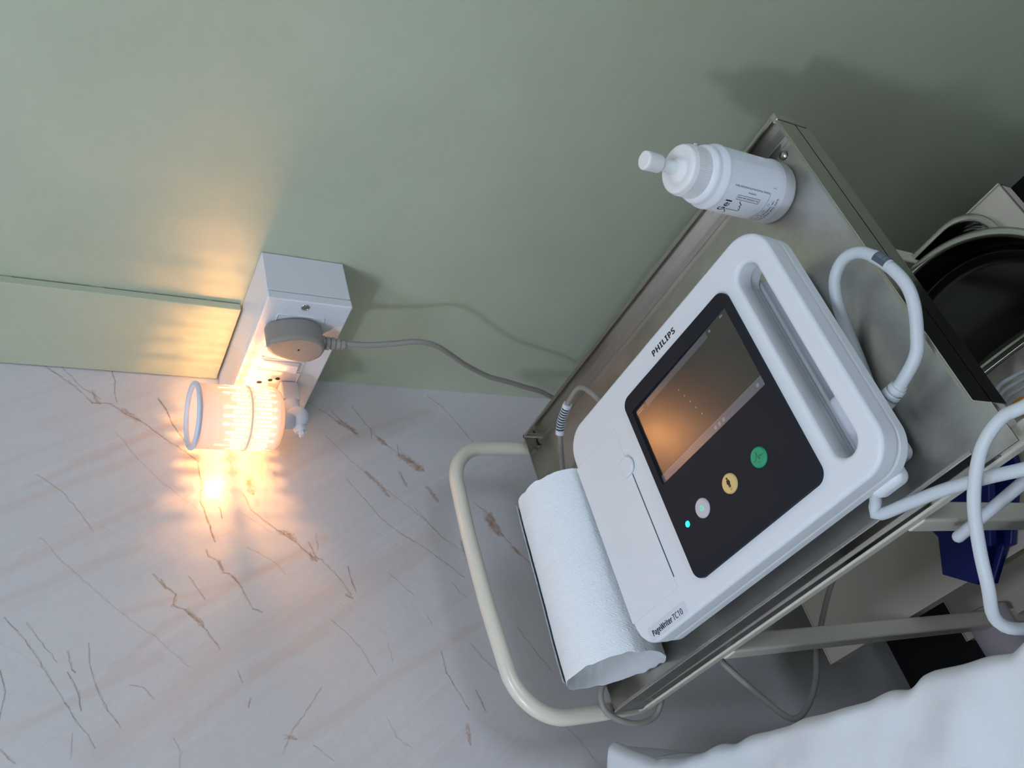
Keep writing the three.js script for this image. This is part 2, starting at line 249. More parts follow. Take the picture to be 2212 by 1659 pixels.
// ---------------------------------------------------------------- grey plug and its cord
{
  const p = thing('power_plug', 'grey moulded plug with long cord pushed into the white socket box', 'plug', [-.0795, 1.045, .193]);
  const s = new THREE.Shape(); // seen from the front: drawing x = z, y = up
  const pts = [[.0215, -.012], [.0225, .012], [.013, .036], [.004, .0425], [-.006, .041], [-.0165, .030], [-.024, .005], [-.0245, -.010], [-.018, -.022], [-.006, -.029], [.010, -.0265]];
  const cv = new THREE.CatmullRomCurve3(pts.map(q => V3(q[0], q[1], 0)), true, 'catmullrom', .6).getPoints(72); cv.pop();
  cv.forEach((q, i) => i ? s.lineTo(q.x, q.y) : s.moveTo(q.x, q.y));
  mesh('plug_body', face(extr(s, .034, .005, 4)), M.plug, p);
  mesh('plug_screw', face(new THREE.CylinderGeometry(.0013, .0013, .0005, 14).rotateX(Math.PI / 2)).translate(-.0341, .004, .0), M.dark, p);
  const gl = []; const L = .032;
  for (let k = 0; k < 5; k++) gl.push(T(new THREE.CylinderGeometry(.0094 - k * .0007, .0090 - k * .0007, .0046, 20), 0, .0022 + k * .0065, 0));
  gl.push(T(new THREE.CylinderGeometry(.0056, .0066, L, 16), 0, L / 2, 0));
  mesh('strain_relief', gl.map(g => along(g, [-.0165, -.027, -.002], [-.019, -.06, .002])), M.plug, p);
  const O = [.0795, -1.045, -.193], W = q => [q[0] + O[0], q[1] + O[1], q[2] + O[2]];
  const path = [[-.0965, 1.010, .192], [-.098, .985, .1965], [-.1, .955, .201], [-.1, .925, .2085], [-.1, .896, .2165], [-.1, .868, .2135], [-.1, .838, .198], [-.1, .8124, .183], [-.1, .785, .170], [-.1, .7566, .159], [-.1, .725, .1525], [-.1, .6947, .145], [-.1, .660, .137], [-.101, .6308, .126], [-.11, .57, .115], [-.13, .48, .115], [-.17, .38, .15], [-.22, .337, .22], [-.27, .3345, .30], [-.34, .3345, .33]].map(W);
  mesh('cord', [tube(path, .0037, 160, 10), ...ends(path, .0037)], M.greyCable, p);
}
// ---------------------------------------------------------------- plug-in night lamp with pierced shade
{
  const l = thing('night_lamp', 'glowing plug-in night lamp with pierced white cup shade', 'lamp', [LAMP.x, LAMP.y, LAMP.z]);
  const R = .041, H = .110, wall = .0016;
  const shadeMat = phys(0xf6ece2, 1, { transmission: .13, thickness: 0 });
  const capMat = phys(0xd5dae4, .35);
  // pierced wall: unrolled sheet with punched holes, then rolled up
  const N = 48, per = 2 * Math.PI * R, rows = [];
  const y0 = .010, y1 = H - .004;
  const pitch = per / N, hr = .0019, skins = [];
  for (let c = 0; c < N; c++) { // one narrow strip for each row of holes
    const even = c % 2 === 0, w = Math.sin(c * 1.9) * .5 + Math.sin(c * .83 + 1) * .5;
    const up = even ? 6 + Math.round(1.5 + 1.6 * w) : 4 + Math.round(.5 + .6 * w), dn = even ? 5 + Math.round(.6 - 1.2 * w) : 4 + Math.round(.4 * w);
    const sh = rrect(-pitch / 2, pitch / 2, y0, y1, 0);
    const cy = [];
    for (let k = -dn; k <= up; k++) { const q = .0405 + (k + (even ? 0 : .5)) * .0046; if (q < y0 + .004 || q > y1 - .01 || Math.abs(q - .0452) < .0024) continue; cy.push(q); }
    const outline = new THREE.Shape([[-pitch / 2, y0], [0, y0], [pitch / 2, y0], [pitch / 2, y1], [0, y1], [-pitch / 2, y1]].map(q => new THREE.Vector2(...q)));
    for (const q of cy) { const h = new THREE.Path(); for (let e = 0; e < 8; e++) { const a = e / 8 * 2 * Math.PI; e ? h.lineTo(hr * Math.cos(a), q + hr * Math.sin(a)) : h.moveTo(hr, q); } h.closePath(); outline.holes.push(h); }
    for (const r of [R, R - wall]) {
      const sg = new THREE.ShapeGeometry(outline), p = sg.attributes.position, nn = sg.attributes.normal;
      const f = r === R ? -1 : 1; // outer skin looks out, inner skin looks in
      for (let i = 0; i < p.count; i++) { const a = (c + .5) * 2 * Math.PI / N + f * p.getX(i) / R; nn.setXYZ(i, -f * Math.cos(a), 0, -f * Math.sin(a)); p.setXYZ(i, r * Math.cos(a), p.getY(i), r * Math.sin(a)); }
      skins.push(sg);
    }
  }
  const g = skins;
  mesh('shade', g, shadeMat, l);
  mesh('shade_base', lathe([[.012, 0], [.030, .0008], [.0375, .004], [.0407, .0102], [.0392, .0102], [.036, .0055], [.029, .0025], [.012, .0018], [.012, 0]], 64), shadeMat, l);
  mesh('shade_cap', lathe([[0, H - .0075], [.030, H - .0075], [R - wall, H - .0055], [R - wall, H - .0045], [.030, H - .0062], [0, H - .0062]], 64), phys(0xf6ece2, 1, { transmission: .14, thickness: 0 }), l);
  const rim = mesh('rim', new THREE.TorusGeometry(R - .0008, .0032, 16, 72).rotateX(Math.PI / 2).translate(0, H - .002, 0), capMat, l);
  mesh('seam_ring', new THREE.TorusGeometry(R, .0011, 10, 72).rotateX(Math.PI / 2).translate(0, .0452, 0), shadeMat, l);
  mesh('bulb', lathe([[0, .062], [.006, .0615], [.0105, .058], [.0125, .052], [.0115, .044], [.008, .036], [.006, .028], [.006, .0245], [0, .0245]], 32), std(0xfff0d0, .4, { emissive: new THREE.Color(1, .72, .36), emissiveIntensity: 22 }), l);
  mesh('bulb_holder', lathe([[0, .001], [.011, .001], [.011, .018], [.0085, .024], [0, .024]], 28), capMat, l);
  // swivel plug below the shade
  const P = (x, y, z) => [x - LAMP.x, y - LAMP.y, z - LAMP.z];
  mesh('stem', lathe([[0, -.018], [.0105, -.018], [.0115, -.006], [.015, .0006], [0, .0006]], 28), capMat, l);
  mesh('swivel_joint', [T(new THREE.SphereGeometry(.0155, 24, 16), ...P(-.133, 1.0215, .0815)), along(new THREE.CylinderGeometry(.0112, .0125, .02, 24).translate(0, .01, 0), P(-.112, 1.0275, .0800), P(-.134, 1.024, .0815))], capMat, l);
  const pl = mesh('plug_block', T(new RoundedBoxGeometry(.030, .024, .024, 3, .0025), ...P(-.0945, 1.0275, .0785)), capMat, l);
  mesh('plug_collar', along(new THREE.CylinderGeometry(.0125, .0125, .003, 28), P(-.1110, 1.0278, .0796), P(-.13, 1.0245, .0815)), capMat, pl);
  mesh('switch_knob', [along(new THREE.CylinderGeometry(.0082, .0088, .013, 20).translate(0, .0065, 0), P(-.140, 1.021, .0800), P(-.156, 1.0165, .076)), along(T(new RoundedBoxGeometry(.006, .010, .013, 2, .0015), 0, .0145, 0), P(-.140, 1.021, .0800), P(-.156, 1.0165, .076))], capMat, l);
}
// ---------------------------------------------------------------- trolley
const TX0 = -.579, TX1 = -.1817, TZ0 = .133, TZ1 = .697, TF = .69, TR = .715;
{
  const t = thing('trolley', 'cream tube-framed medical trolley with stainless steel tray top and raised handle', 'trolley', [(TX0 + TX1) / 2, 0, (TZ0 + TZ1) / 2]);
  const ox = (TX0 + TX1) / 2, oz = (TZ0 + TZ1) / 2, B = (a, b, c, d, e, f, r) => bx(a - ox, b - ox, c, d, e - oz, f - oz, r);
  const uvm = g => planarUV(g, (x, y, z) => (z + y) / .5, (x, y, z) => (x + y * .3) / .5);
  // tray: folded sheet; the rims stop short of the near right corner, where the floor shows as a tab
  const floorShape = new THREE.Shape(); [[TZ0, TX0], [TZ1, TX0 - .003], [TZ1, TX1], [TZ0, TX1]].forEach(([a, b], i) => i ? floorShape.lineTo(a - oz, b - ox) : floorShape.moveTo(a - oz, b - ox));
  mesh('tray_floor', uvm(flat(new THREE.ExtrudeGeometry(floorShape, { depth: .0015, bevelEnabled: false })).translate(0, TF - .0015, 0)), M.steel, t);
  const rim = g => mesh('tray_rim', uvm(g), M.polished, t);
  rim(B(TX1 - .0016, TX1, TF - .016, TR, TZ0, TZ1, .0006));            // along the green wall
  rim(B(TX0, TX1, TF - .016, TR, TZ0, TZ0 + .0016, .0006));            // handle end
  rim(B(TX0, TX0 + .0016, TF - .016, TR, TZ0, .672, .0006));           // near side
  rim(B(-.545, TX1 - .004, TF - .022, TR, TZ1 - .0016, TZ1, .0006));   // near end
  mesh('rim_hem', [B(TX1 - .0042, TX1 - .0016, TR - .0018, TR + .0004, TZ0, TZ1), B(TX0, TX1, TR - .0014, TR + .0004, TZ0 + .0012, TZ0 + .0032), B(TX0 + .0012, TX0 + .0034, TR - .0016, TR + .0004, TZ0, .672), B(-.545, TX1 - .004, TR - .0016, TR + .0004, TZ1 - .0034, TZ1 - .0012)], M.steelEdge, t);
  mesh('inner_lip', [uvm(B(TX1 - .0165, TX1 - .0150, TF, TF + .0075, TZ0 + .012, TZ1 - .012, .0005)), uvm(B(TX1 - .0150, TX1 - .0016, TF, TF + .0042, TZ0 + .004, TZ1 - .004))], M.steelEdge, t);
  // corner folds
  mesh('corner_fold', [uvm(B(TX1 - .010, TX1 + .0008, TF - .018, TR + .0006, TZ1 - .006, TZ1 + .0008, .0015)), uvm(B(TX1 - .005, TX1 + .0005, TF - .018, TR + .0003, TZ0 - .0005, TZ0 + .005, .0012)), uvm(B(TX0 - .0005, TX0 + .005, TF - .018, TR + .0003, TZ0 - .0005, TZ0 + .005, .0012))], M.steel, t);
  mesh('rivet', lathe([[0, .0028], [.002, .0026], [.0046, .0012], [.0050, 0], [0, 0]], 20).translate(-.2063 - ox, TF + .0005, .6695 - oz), M.steelEdge, t);
  // frame
  const rail = g => mesh('rail', g, M.cream, t);
  rail(B(-.580, -.562, .657, .671, TZ0 - .012, TZ1 + .006, .003));
  rail(B(-.199, -.181, .653, .671, TZ0 - .012, TZ1 - .006, .003));
  rail(B(-.562, -.199, .653, .671, TZ1 - .026, TZ1 - .008, .003));
  rail(B(-.562, -.199, .653, .671, TZ0 - .010, TZ0 + .008, .003));
  const hz = .1165 - oz, hr = .0098, hp = [];
  hp.push([-.191 - ox, .66, hz], [-.194 - ox, .76, hz]);
  for (let k = 0; k <= 8; k++) { const a = k / 8 * Math.PI / 2; hp.push([-.195 - ox - .062 * (1 - Math.cos(a)), .775 + .056 * Math.sin(a), hz]); }
  hp.push([-.33 - ox, .8345, hz], [-.43 - ox, .8345, hz]);
  for (let k = 0; k <= 8; k++) { const a = (1 - k / 8) * Math.PI / 2; hp.push([-.572 - ox + .066 * (1 - Math.cos(a)), .768 + .063 * Math.sin(a), hz]); }
  hp.push([-.572 - ox, .72, hz], [-.570 - ox, .66, hz]);
  mesh('handle', [tube(hp, hr, 160, 20, .3), ...ends(hp, hr)], M.cream, t);
  for (const [x, z] of [[-.571, .288], [-.571, .565], [-.19, .288], [-.19, .565]]) {
    mesh('leg', B(x - .0105, x + .0105, .085, .66, z - .0105, z + .0105, .003), M.cream, t);
    const ca = mesh('castor', [T(new THREE.CylinderGeometry(.03, .03, .02, 28).rotateX(Math.PI / 2), x - ox, .03, z - oz)], M.dark, t);
    mesh('fork', [B(x - .004, x + .004, .06, .088, z - .004, z + .004), B(x - .011, x + .011, .028, .066, z - .0145, z - .0115), B(x - .011, x + .011, .028, .066, z + .0115, z + .0145), B(x - .011, x + .011, .062, .066, z - .0145, z + .0145)], M.chrome, ca);
  }
  const shelf = (y, x0, x1, z0, z1, mat) => {
    const s = mesh('shelf', [uvm(B(x0, x1, y - .002, y, z0, z1)), uvm(B(x0, x0 + .0016, y - .022, y, z0, z1)), uvm(B(x1 - .0016, x1, y - .022, y + .004, z0, z1)), uvm(B(x0, x1, y - .022, y, z0, z0 + .0016)), uvm(B(x0, x1, y - .022, y, z1 - .0016, z1))], mat, t);
    mesh('shelf_edge', [B(x0 - .0006, x0 + .0012, y - .0006, y + .0012, z0, z1), B(x0, x1, y - .0006, y + .0012, z0 - .0006, z0 + .0012)], M.shelf, s);
  };
  shelf(.325, -.5555, -.181, .136, .70, M.shelf); shelf(.11, -.5695, -.19, .207, .68, M.shelf);
}
// ---------------------------------------------------------------- gel bottle
{
  const b = thing('gel_bottle', 'white squeeze bottle of gel with narrow nozzle standing on the steel tray', 'bottle', [-.2294, TF, .638]);
  const r = .0312;
  mesh('body', lathe([[0, 0], [.027, 0], [.0305, .0015], [r + .0006, .005], [r + .0006, .0165], [r + .0012, .0178], [r, .0195], [r, .0885], [r + .0008, .0905], [r + .0004, .093], [.0292, .0978], [.0284, .1002], [.0290, .1022], [.0276, .1062], [.0225, .1092], [.019, .110], [0, .110]], 72), phys(0xf0f5fa, 1, { transmission: .2, thickness: 0, clearcoat: .6, clearcoatRoughness: .28 }), b);
  const cap = phys(0xe2e3e2, .42);
  const gear = new THREE.Shape(); const nt = 90; for (let k = 0; k < nt * 2; k++) { const a = k / (nt * 2) * 2 * Math.PI, q = k % 2 ? .0250 : .0244; k ? gear.lineTo(q * Math.cos(a), q * Math.sin(a)) : gear.moveTo(q, 0); }
  const capM = mesh('cap', [new THREE.ExtrudeGeometry(gear, { depth: .0165, bevelEnabled: false }).rotateX(-Math.PI / 2).translate(0, .1085, 0), lathe([[.0244, .125], [.0240, .1290], [.0222, .1312], [.0165, .1312], [.0150, .1296], [.0115, .1292], [.0092, .1318], [.0082, .1350], [0, .1350]], 64)], cap, b);
  mesh('nozzle', lathe([[.0082, .134], [.0064, .137], [.0060, .1500], [.0062, .1515], [.0082, .1530], [.0088, .1545], [.0092, .1690], [.0090, .1715], [.0078, .1724], [0, .1724]], 40), cap, b);
  mesh('flash_tab', [bx(-.001, .001, .1085, .112, .0268, .0290, .0004), bx(.002, .0035, .1100, .1128, .0262, .0280, .0004)].map(g => g.rotateY(.9)), cap, b);
  // printed label: a curved sheet on the side towards the corner
  const arc = 2.5, lh = .070;
  const tex = canvasTex(1024, 1024, (x, w, h) => {
    x.fillStyle = '#e2e8ee'; x.fillRect(0, 0, w, h);
    x.fillStyle = '#15161b'; x.font = 'bold 150px sans-serif'; x.fillText('Gel', 250, 190);
    x.strokeStyle = '#15161b'; x.lineWidth = 11; x.lineJoin = 'round'; x.beginPath();
    [[180, 300], [240, 285], [275, 245], [300, 205], [325, 225], [330, 440], [350, 445], [370, 415], [395, 420], [420, 375], [445, 395], [480, 330], [500, 330]].forEach((p, i) => i ? x.lineTo(...p) : x.moveTo(...p)); x.stroke();
    x.save(); x.translate(560, 650); x.rotate(-Math.PI / 2); x.lineWidth = 6; x.strokeRect(-6, -44, 430, 62); x.font = 'bold 40px sans-serif'; x.fillText('For external use only', 6, 0, 405); x.restore();
    x.save(); x.translate(640, 540); x.rotate(-Math.PI / 2); x.font = 'bold 34px sans-serif'; x.fillText('Contents:', 0, 0); x.restore();
    x.save(); x.translate(700, 790); x.rotate(-Math.PI / 2); x.font = 'bold 36px sans-serif'; x.fillText('Thickener, Preservatives & De-mineralised Water', 0, 0, 690); x.restore();
    x.lineWidth = 5; x.beginPath(); x.moveTo(60, 800); x.lineTo(690, 800); x.stroke();
    x.lineWidth = 4; for (const cx of [330, 430, 540]) { x.beginPath(); x.arc(cx, 850, 17, 0, 6.3); x.stroke(); }
    x.font = '40px sans-serif'; x.fillText('60 GMS', 110, 865);
    x.font = 'bold 42px sans-serif'; x.fillText('M.R.P. (incl. of all taxes) : 60/-', 100, 925, 520);
    x.fillText('24 MONTHS FROM MFG. DATE', 90, 985, 560);
    x.lineWidth = 5; x.beginPath(); x.arc(745, 850, 26, -1.2, 1.2); x.stroke();
  });
  const lg = new THREE.CylinderGeometry(r + .00025, r + .00025, lh, 60, 1, true, 0, arc);
  mesh('label', lg.rotateY(-2.74).translate(0, .0195 + lh / 2 - .0005, 0), phys(0xffffff, .42, { map: tex, side: THREE.DoubleSide }), b);
}
// ---------------------------------------------------------------- recorder
const font = await new FontLoader().loadAsync('fonts/droid/droid_sans_bold.typeface.json');
const fontR = await new FontLoader().loadAsync('fonts/droid/droid_sans_regular.typeface.json');
const MX = -.4315, MZ = .4665, MT = .77 - TF; // recorder centre, height of its top above the tray
{
  const m = thing('ecg_recorder', 'pale grey portable heart recorder with dark screen panel and carrying handle slot', 'ecg machine', [MX, TF, MZ]);
  const hu = .1815, hv = .1355, R = [.030, .032, .036, .034];
  const slot = () => { const p = rrect(.1325, .1602, -.1105, .1055, .0138, new THREE.Path()); return p; };
  const top = rrect(-hu, hu, -hv, hv, R); top.holes.push(slot());
  mesh('top_shell', flat(extr(top, .022, .0042, 5, 20)).translate(0, MT - .022, 0), M.machine, m);
  const mid = rrect(-hu + .0006, hu - .0006, -hv + .0006, hv - .0006, R); mid.holes.push(rrect(.1295, .1632, -.1135, .1085, .0165, new THREE.Path()));
  mesh('lower_shell', flat(extr(mid, .013, .0025, 4, 20)).translate(0, MT - .0352, 0), M.machine, m);
  // body below: a tapering tub whose right wall lies inside the handle slot
  const ring = (u0, u1, v0, v1, r, y) => rrect(u0, u1, v0, v1, r).getSpacedPoints(96).slice(0, 96).map(p => [p.y, y, p.x]);
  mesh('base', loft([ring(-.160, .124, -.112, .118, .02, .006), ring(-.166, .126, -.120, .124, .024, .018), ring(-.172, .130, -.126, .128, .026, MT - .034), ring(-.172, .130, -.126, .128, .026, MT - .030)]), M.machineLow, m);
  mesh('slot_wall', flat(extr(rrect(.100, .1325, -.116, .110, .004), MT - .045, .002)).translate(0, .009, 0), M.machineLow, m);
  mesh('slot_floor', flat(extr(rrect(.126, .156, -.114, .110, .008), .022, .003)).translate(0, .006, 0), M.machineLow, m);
  for (const [u, v] of [[-.14, -.095], [-.14, .1], [.11, -.095], [.11, .1]]) mesh('foot', T(new THREE.CylinderGeometry(.009, .008, .0085, 20), v, .00425, u), M.dark, m);
  mesh('lug', T(new RoundedBoxGeometry(.026, .020, .034, 4, .008), -.1265, MT - .040, .140), M.machine, m);
  // dark front panel with the screen let into it
  const pan = rrect(-.0665, .1185, -.1147, .1028, .0125); pan.holes.push(rrect(-.0578, .1097, -.0090, .0843, .0012, new THREE.Path()));
  const pn = mesh('screen_panel', flat(extr(pan, .0042, .0004, 1, 12)).translate(0, MT - .0004, 0), M.darkPanel, m);
  const ui = canvasTex(1024, 576, (x, w, h) => {
    x.fillStyle = '#0f1113'; x.fillRect(0, 0, w, h);
    x.fillStyle = '#30333a'; x.fillRect(130, 8, 690, 46);
    x.fillStyle = '#3b3f47'; x.fillRect(0, h - 62, w, 62);
    x.fillStyle = '#4b505a'; x.font = '22px sans-serif'; x.fillRect(0, h - 64, w, 3);
    for (let i = 0; i < 5; i++) { x.fillRect(430 + i * 22, 150 + i * 62, 10, 12); }
    x.beginPath(); x.arc(850, 30, 10, 0, 6.3); x.fill(); x.fillRect(960, 14, 26, 14); x.fillRect(20, 22, 90, 6); x.fillRect(20, 36, 70, 6);
    x.fillStyle = '#565c66'; for (const a of [560, 600, 640]) x.fillRect(a, h - 44, 22, 24); x.beginPath(); x.arc(975, h - 32, 13, 0, 6.3); x.fill();
    x.fillStyle = 'rgba(150,155,165,.07)'; for (let i = 0; i < 60; i++) x.fillRect(i * 17.3, 60, 2, h - 124);
  });
  const sg = new THREE.PlaneGeometry(.1675, .0933).translate(.02595, .03765, 0);
  mesh('screen', flat(sg.translate(.0578, 0, 0)).rotateX(-.0165).translate(0, MT + .0004, -.0578), phys(0xffffff, .3, { map: ui, emissive: 0xffffff, emissiveMap: ui, emissiveIntensity: .9, clearcoat: 1, clearcoatRoughness: .22, ior: 1.55 }), m);
  // printer door, latch, groove
  const door = rrect(-hu + .0008, -.0969, -.1047, .0908, [.002, .003, .003, .002]);
  mesh('printer_door', flat(extr(door, .0022, .0009, 2, 6)).translate(0, MT - .0010, 0), M.machine, m);
  const lat = new THREE.Shape(); lat.moveTo(-.0105, -.0105); lat.lineTo(-.002, -.0105); lat.absarc(-.002, 0, .0105, -Math.PI / 2, Math.PI / 2, false); lat.lineTo(-.0105, .0105); lat.closePath();
  mesh('door_latch', flat(extr(lat, .0034, .0012, 3, 12)).translate(.040, MT + .0006, -.0955), M.machine, m);
  mesh('paper_slit', T(new THREE.BoxGeometry(.1225, .0012, .0009), -.0317, MT - .0003, -.0963), M.dark, m);
  // buttons
  const disc = (tex, em) => phys(0xffffff, .45, em ? { map: tex, emissive: 0xffffff, emissiveMap: em, emissiveIntensity: 1.2 } : { map: tex });
  const circ = (draw, bg) => canvasTex(256, 256, (x, w) => { x.fillStyle = bg; x.fillRect(0, 0, w, w); draw(x); });
  const green = circ(x => { x.strokeStyle = '#14352e'; x.lineWidth = 9; x.lineJoin = 'round'; x.beginPath(); [[28, 150], [80, 140], [105, 120], [128, 45], [140, 165], [170, 118], [190, 138], [232, 132]].forEach((p, i) => i ? x.lineTo(...p) : x.moveTo(...p)); x.stroke(); x.lineWidth = 5; x.beginPath(); x.moveTo(95, 190); x.lineTo(150, 200); x.stroke(); }, '#11926a');
  const yellow = circ(x => { x.fillStyle = '#1d1712'; x.beginPath(); x.arc(128, 52, 17, 0, 6.3); x.fill(); x.beginPath(); x.moveTo(104, 72); x.lineTo(152, 72); x.lineTo(166, 128); x.lineTo(152, 130); x.lineTo(148, 190); x.lineTo(131, 190); x.lineTo(128, 140); x.lineTo(125, 190); x.lineTo(108, 190); x.lineTo(104, 130); x.lineTo(90, 128); x.closePath(); x.fill(); x.font = '44px sans-serif'; x.fillText('ID', 106, 238); }, '#d6b878');
  const pw = x => { x.strokeStyle = '#19c98c'; x.lineWidth = 13; x.beginPath(); x.arc(128, 134, 33, -.9, 4.04); x.stroke(); x.beginPath(); x.moveTo(128, 78); x.lineTo(128, 128); x.stroke(); };
  const white = circ(pw, '#c0bcc0'), whiteEm = circ(pw, '#000000');
  const buttonSet = [[.0675, 'start_button', disc(green), 0x11926a], [.024, 'patient_button', disc(yellow), 0xd6b878], [-.0197, 'power_button', disc(white, whiteEm), 0xc0bcc0]];
  const br = .0098;
  for (const [u, name, mat, rimCol] of buttonSet) {
    const bt = mesh(name, lathe([[br, 0], [br, .0014], [br - .0012, .0023]], 48).translate(-.0597, MT + .0034, u), phys(rimCol, .45), m);
    const dg = flat(new THREE.CircleGeometry(br - .0012, 48)).translate(-.0597, MT + .0057, u);
    mesh('symbol', dg, mat, bt);
  }
  mesh('indicator_light', lathe([[0, .0016], [.002, .0013], [.0034, 0]], 24).translate(-.0615, MT + .0037, -.0469), std(0x0a6a55, .3, { emissive: new THREE.Color(.02, 1, .72), emissiveIntensity: 1.6 }), m);
  // lettering
  const word = (txt, f, size, w, u, v, mat, slant = 0) => { const g = new TextGeometry(txt, { font: f, size, depth: .00025, curveSegments: 5, bevelEnabled: false }); g.computeBoundingBox(); const k = w / (g.boundingBox.max.x - g.boundingBox.min.x); g.translate(-g.boundingBox.min.x, 0, 0).scale(k, 1, 1); if (slant) g.applyMatrix4(new THREE.Matrix4().makeShear(0, 0, slant, 0, 0, 0)); return flat(g.translate(u, v, 0)).translate(0, MT, 0); };
  const ink = std(0x14171c, .6);
  mesh('maker_name', word('PHILIPS', font, .0068, .0408, .0002, .1140), ink, m);
  mesh('model_plate', flat(extr(rrect(-.1630, -.0960, -.1325, -.1190, .002), .0006, .0002, 1, 6)).translate(0, MT - .00015, 0), phys(0xccd3d9, .4), m);
  mesh('model_name', [word('PageWriter', font, .0060, .0345, -.1560, -.1292), word('TC10', fontR, .0060, .0165, -.1195, -.1292)].map(g => g.translate(0, .00045, 0)), ink, m);
  // socket symbol and plug seen inside the slot
  mesh('port_symbol', [bx(.0, .0125, 0, .0004, 0, .007), bx(.003, .0095, .0004, .0006, .002, .005)].map(g => g.translate(-.0225, MT - .0425, .121)), M.dark, m);
  // connector of the patient cable: block inside the slot, running out under the handle
  const W = q => [q[0] - MX, q[1] - TF, q[2] - MZ];
  mesh('cable_connector', [T(new RoundedBoxGeometry(.056, .018, .030, 4, .006), -.500 - MX, .727 - TF, .612 - MZ)], M.whitePlastic, m);
}
// ---------------------------------------------------------------- cables
{
  const p = [[-.503, .722, .628], [-.5025, .7205, .642], [-.4990, .722, .6590], [-.4902, .724, .6825], [-.4770, .726, .6955], [-.4545, .728, .7090], [-.4330, .729, .7130], [-.4035, .729, .7070], [-.3815, .727, .6945], [-.3735, .725, .6770], [-.3795, .721, .6585], [-.3950, .713, .6440], [-.412, .704, .634], [-.44, .6975, .625], [-.47, .6965, .618], [-.51, .6965, .606]];
  const t = thing('patient_cable', 'thick white cable looping over the tray edge from the recorder handle', 'cable', [-.44, .7, .66]);
  const W = p.map(q => [q[0] + .44, q[1] - .7, q[2] - .66]);
  mesh('cable', [tube(W, .0054, 180, 14), ...ends(W, .0054)], M.cable, t);
  const sr = []; for (let k = 0; k < 4; k++) sr.push(T(new THREE.CylinderGeometry(.0088 - k * .0005, .0092 - k * .0005, .0042, 22), 0, .002 + k * .0062, 0)); sr.push(T(new THREE.CylinderGeometry(.0060, .0068, .026, 18), 0, .013, 0));
  mesh('strain_relief', sr.map(g => along(g, [-.0625, .0215, -.028], [-.0595, .0212, 0.0])), M.cable, t);
  const tc = new THREE.CatmullRomCurve3(W.map(q => V3(...q))), ta = tc.getPointAt(.385), tb = tc.getPointAt(.445);
  const mk = [];for (let k = 0; k < 6; k++) { const c = new THREE.CatmullRomCurve3([.385, .40, .415, .43, .445].map(s => tc.getPointAt(s))); mk.push(c); }
  mesh('sleeve', new THREE.TubeGeometry(mk[0], 20, .0058, 16), M.cable, t);
  const barTex = canvasTex(128, 64, (x, w, h) => { x.fillStyle = '#b9bec2'; x.fillRect(0, 0, w, h); x.fillStyle = '#4b525c'; x.fillRect(0, 0, w, h); x.fillStyle = '#8a929a'; for (let i = 0; i < 26; i++) if (hash(i, 3) > .4) x.fillRect(4 + i * 4.7, 4, 1.6, h - 8); });
  const bar = new THREE.TubeGeometry(new THREE.CatmullRomCurve3([.392, .405, .418, .431].map(s => tc.getPointAt(s))), 16, .0061, 16, false);
  { // keep the part of the sleeve that faces up and out
    const g = bar.toNonIndexed(), P = g.attributes.position, N = g.attributes.normal, U = g.attributes.uv, kp = [], kn = [], ku = [];
    for (let i = 0; i < P.count; i += 3) { const ny = (N.getY(i) + N.getY(i + 1) + N.getY(i + 2)) / 3, nz = (N.getZ(i) + N.getZ(i + 1) + N.getZ(i + 2)) / 3, nx = (N.getX(i) + N.getX(i + 1) + N.getX(i + 2)) / 3; if (ny * .55 + nz * .75 + nx * .35 > .3) for (let k = 0; k < 3; k++) { kp.push(P.getX(i + k), P.getY(i + k), P.getZ(i + k)); kn.push(N.getX(i + k), N.getY(i + k), N.getZ(i + k)); ku.push(U.getX(i + k), U.getY(i + k)); } }
    const q = new THREE.BufferGeometry(); q.setAttribute('position', new THREE.Float32BufferAttribute(kp, 3)); q.setAttribute('normal', new THREE.Float32BufferAttribute(kn, 3)); q.setAttribute('uv', new THREE.Float32BufferAttribute(ku, 2));
    mesh('bar_code', q, std(0xffffff, .6, { map: barTex, side: THREE.DoubleSide }), t);
  }
}
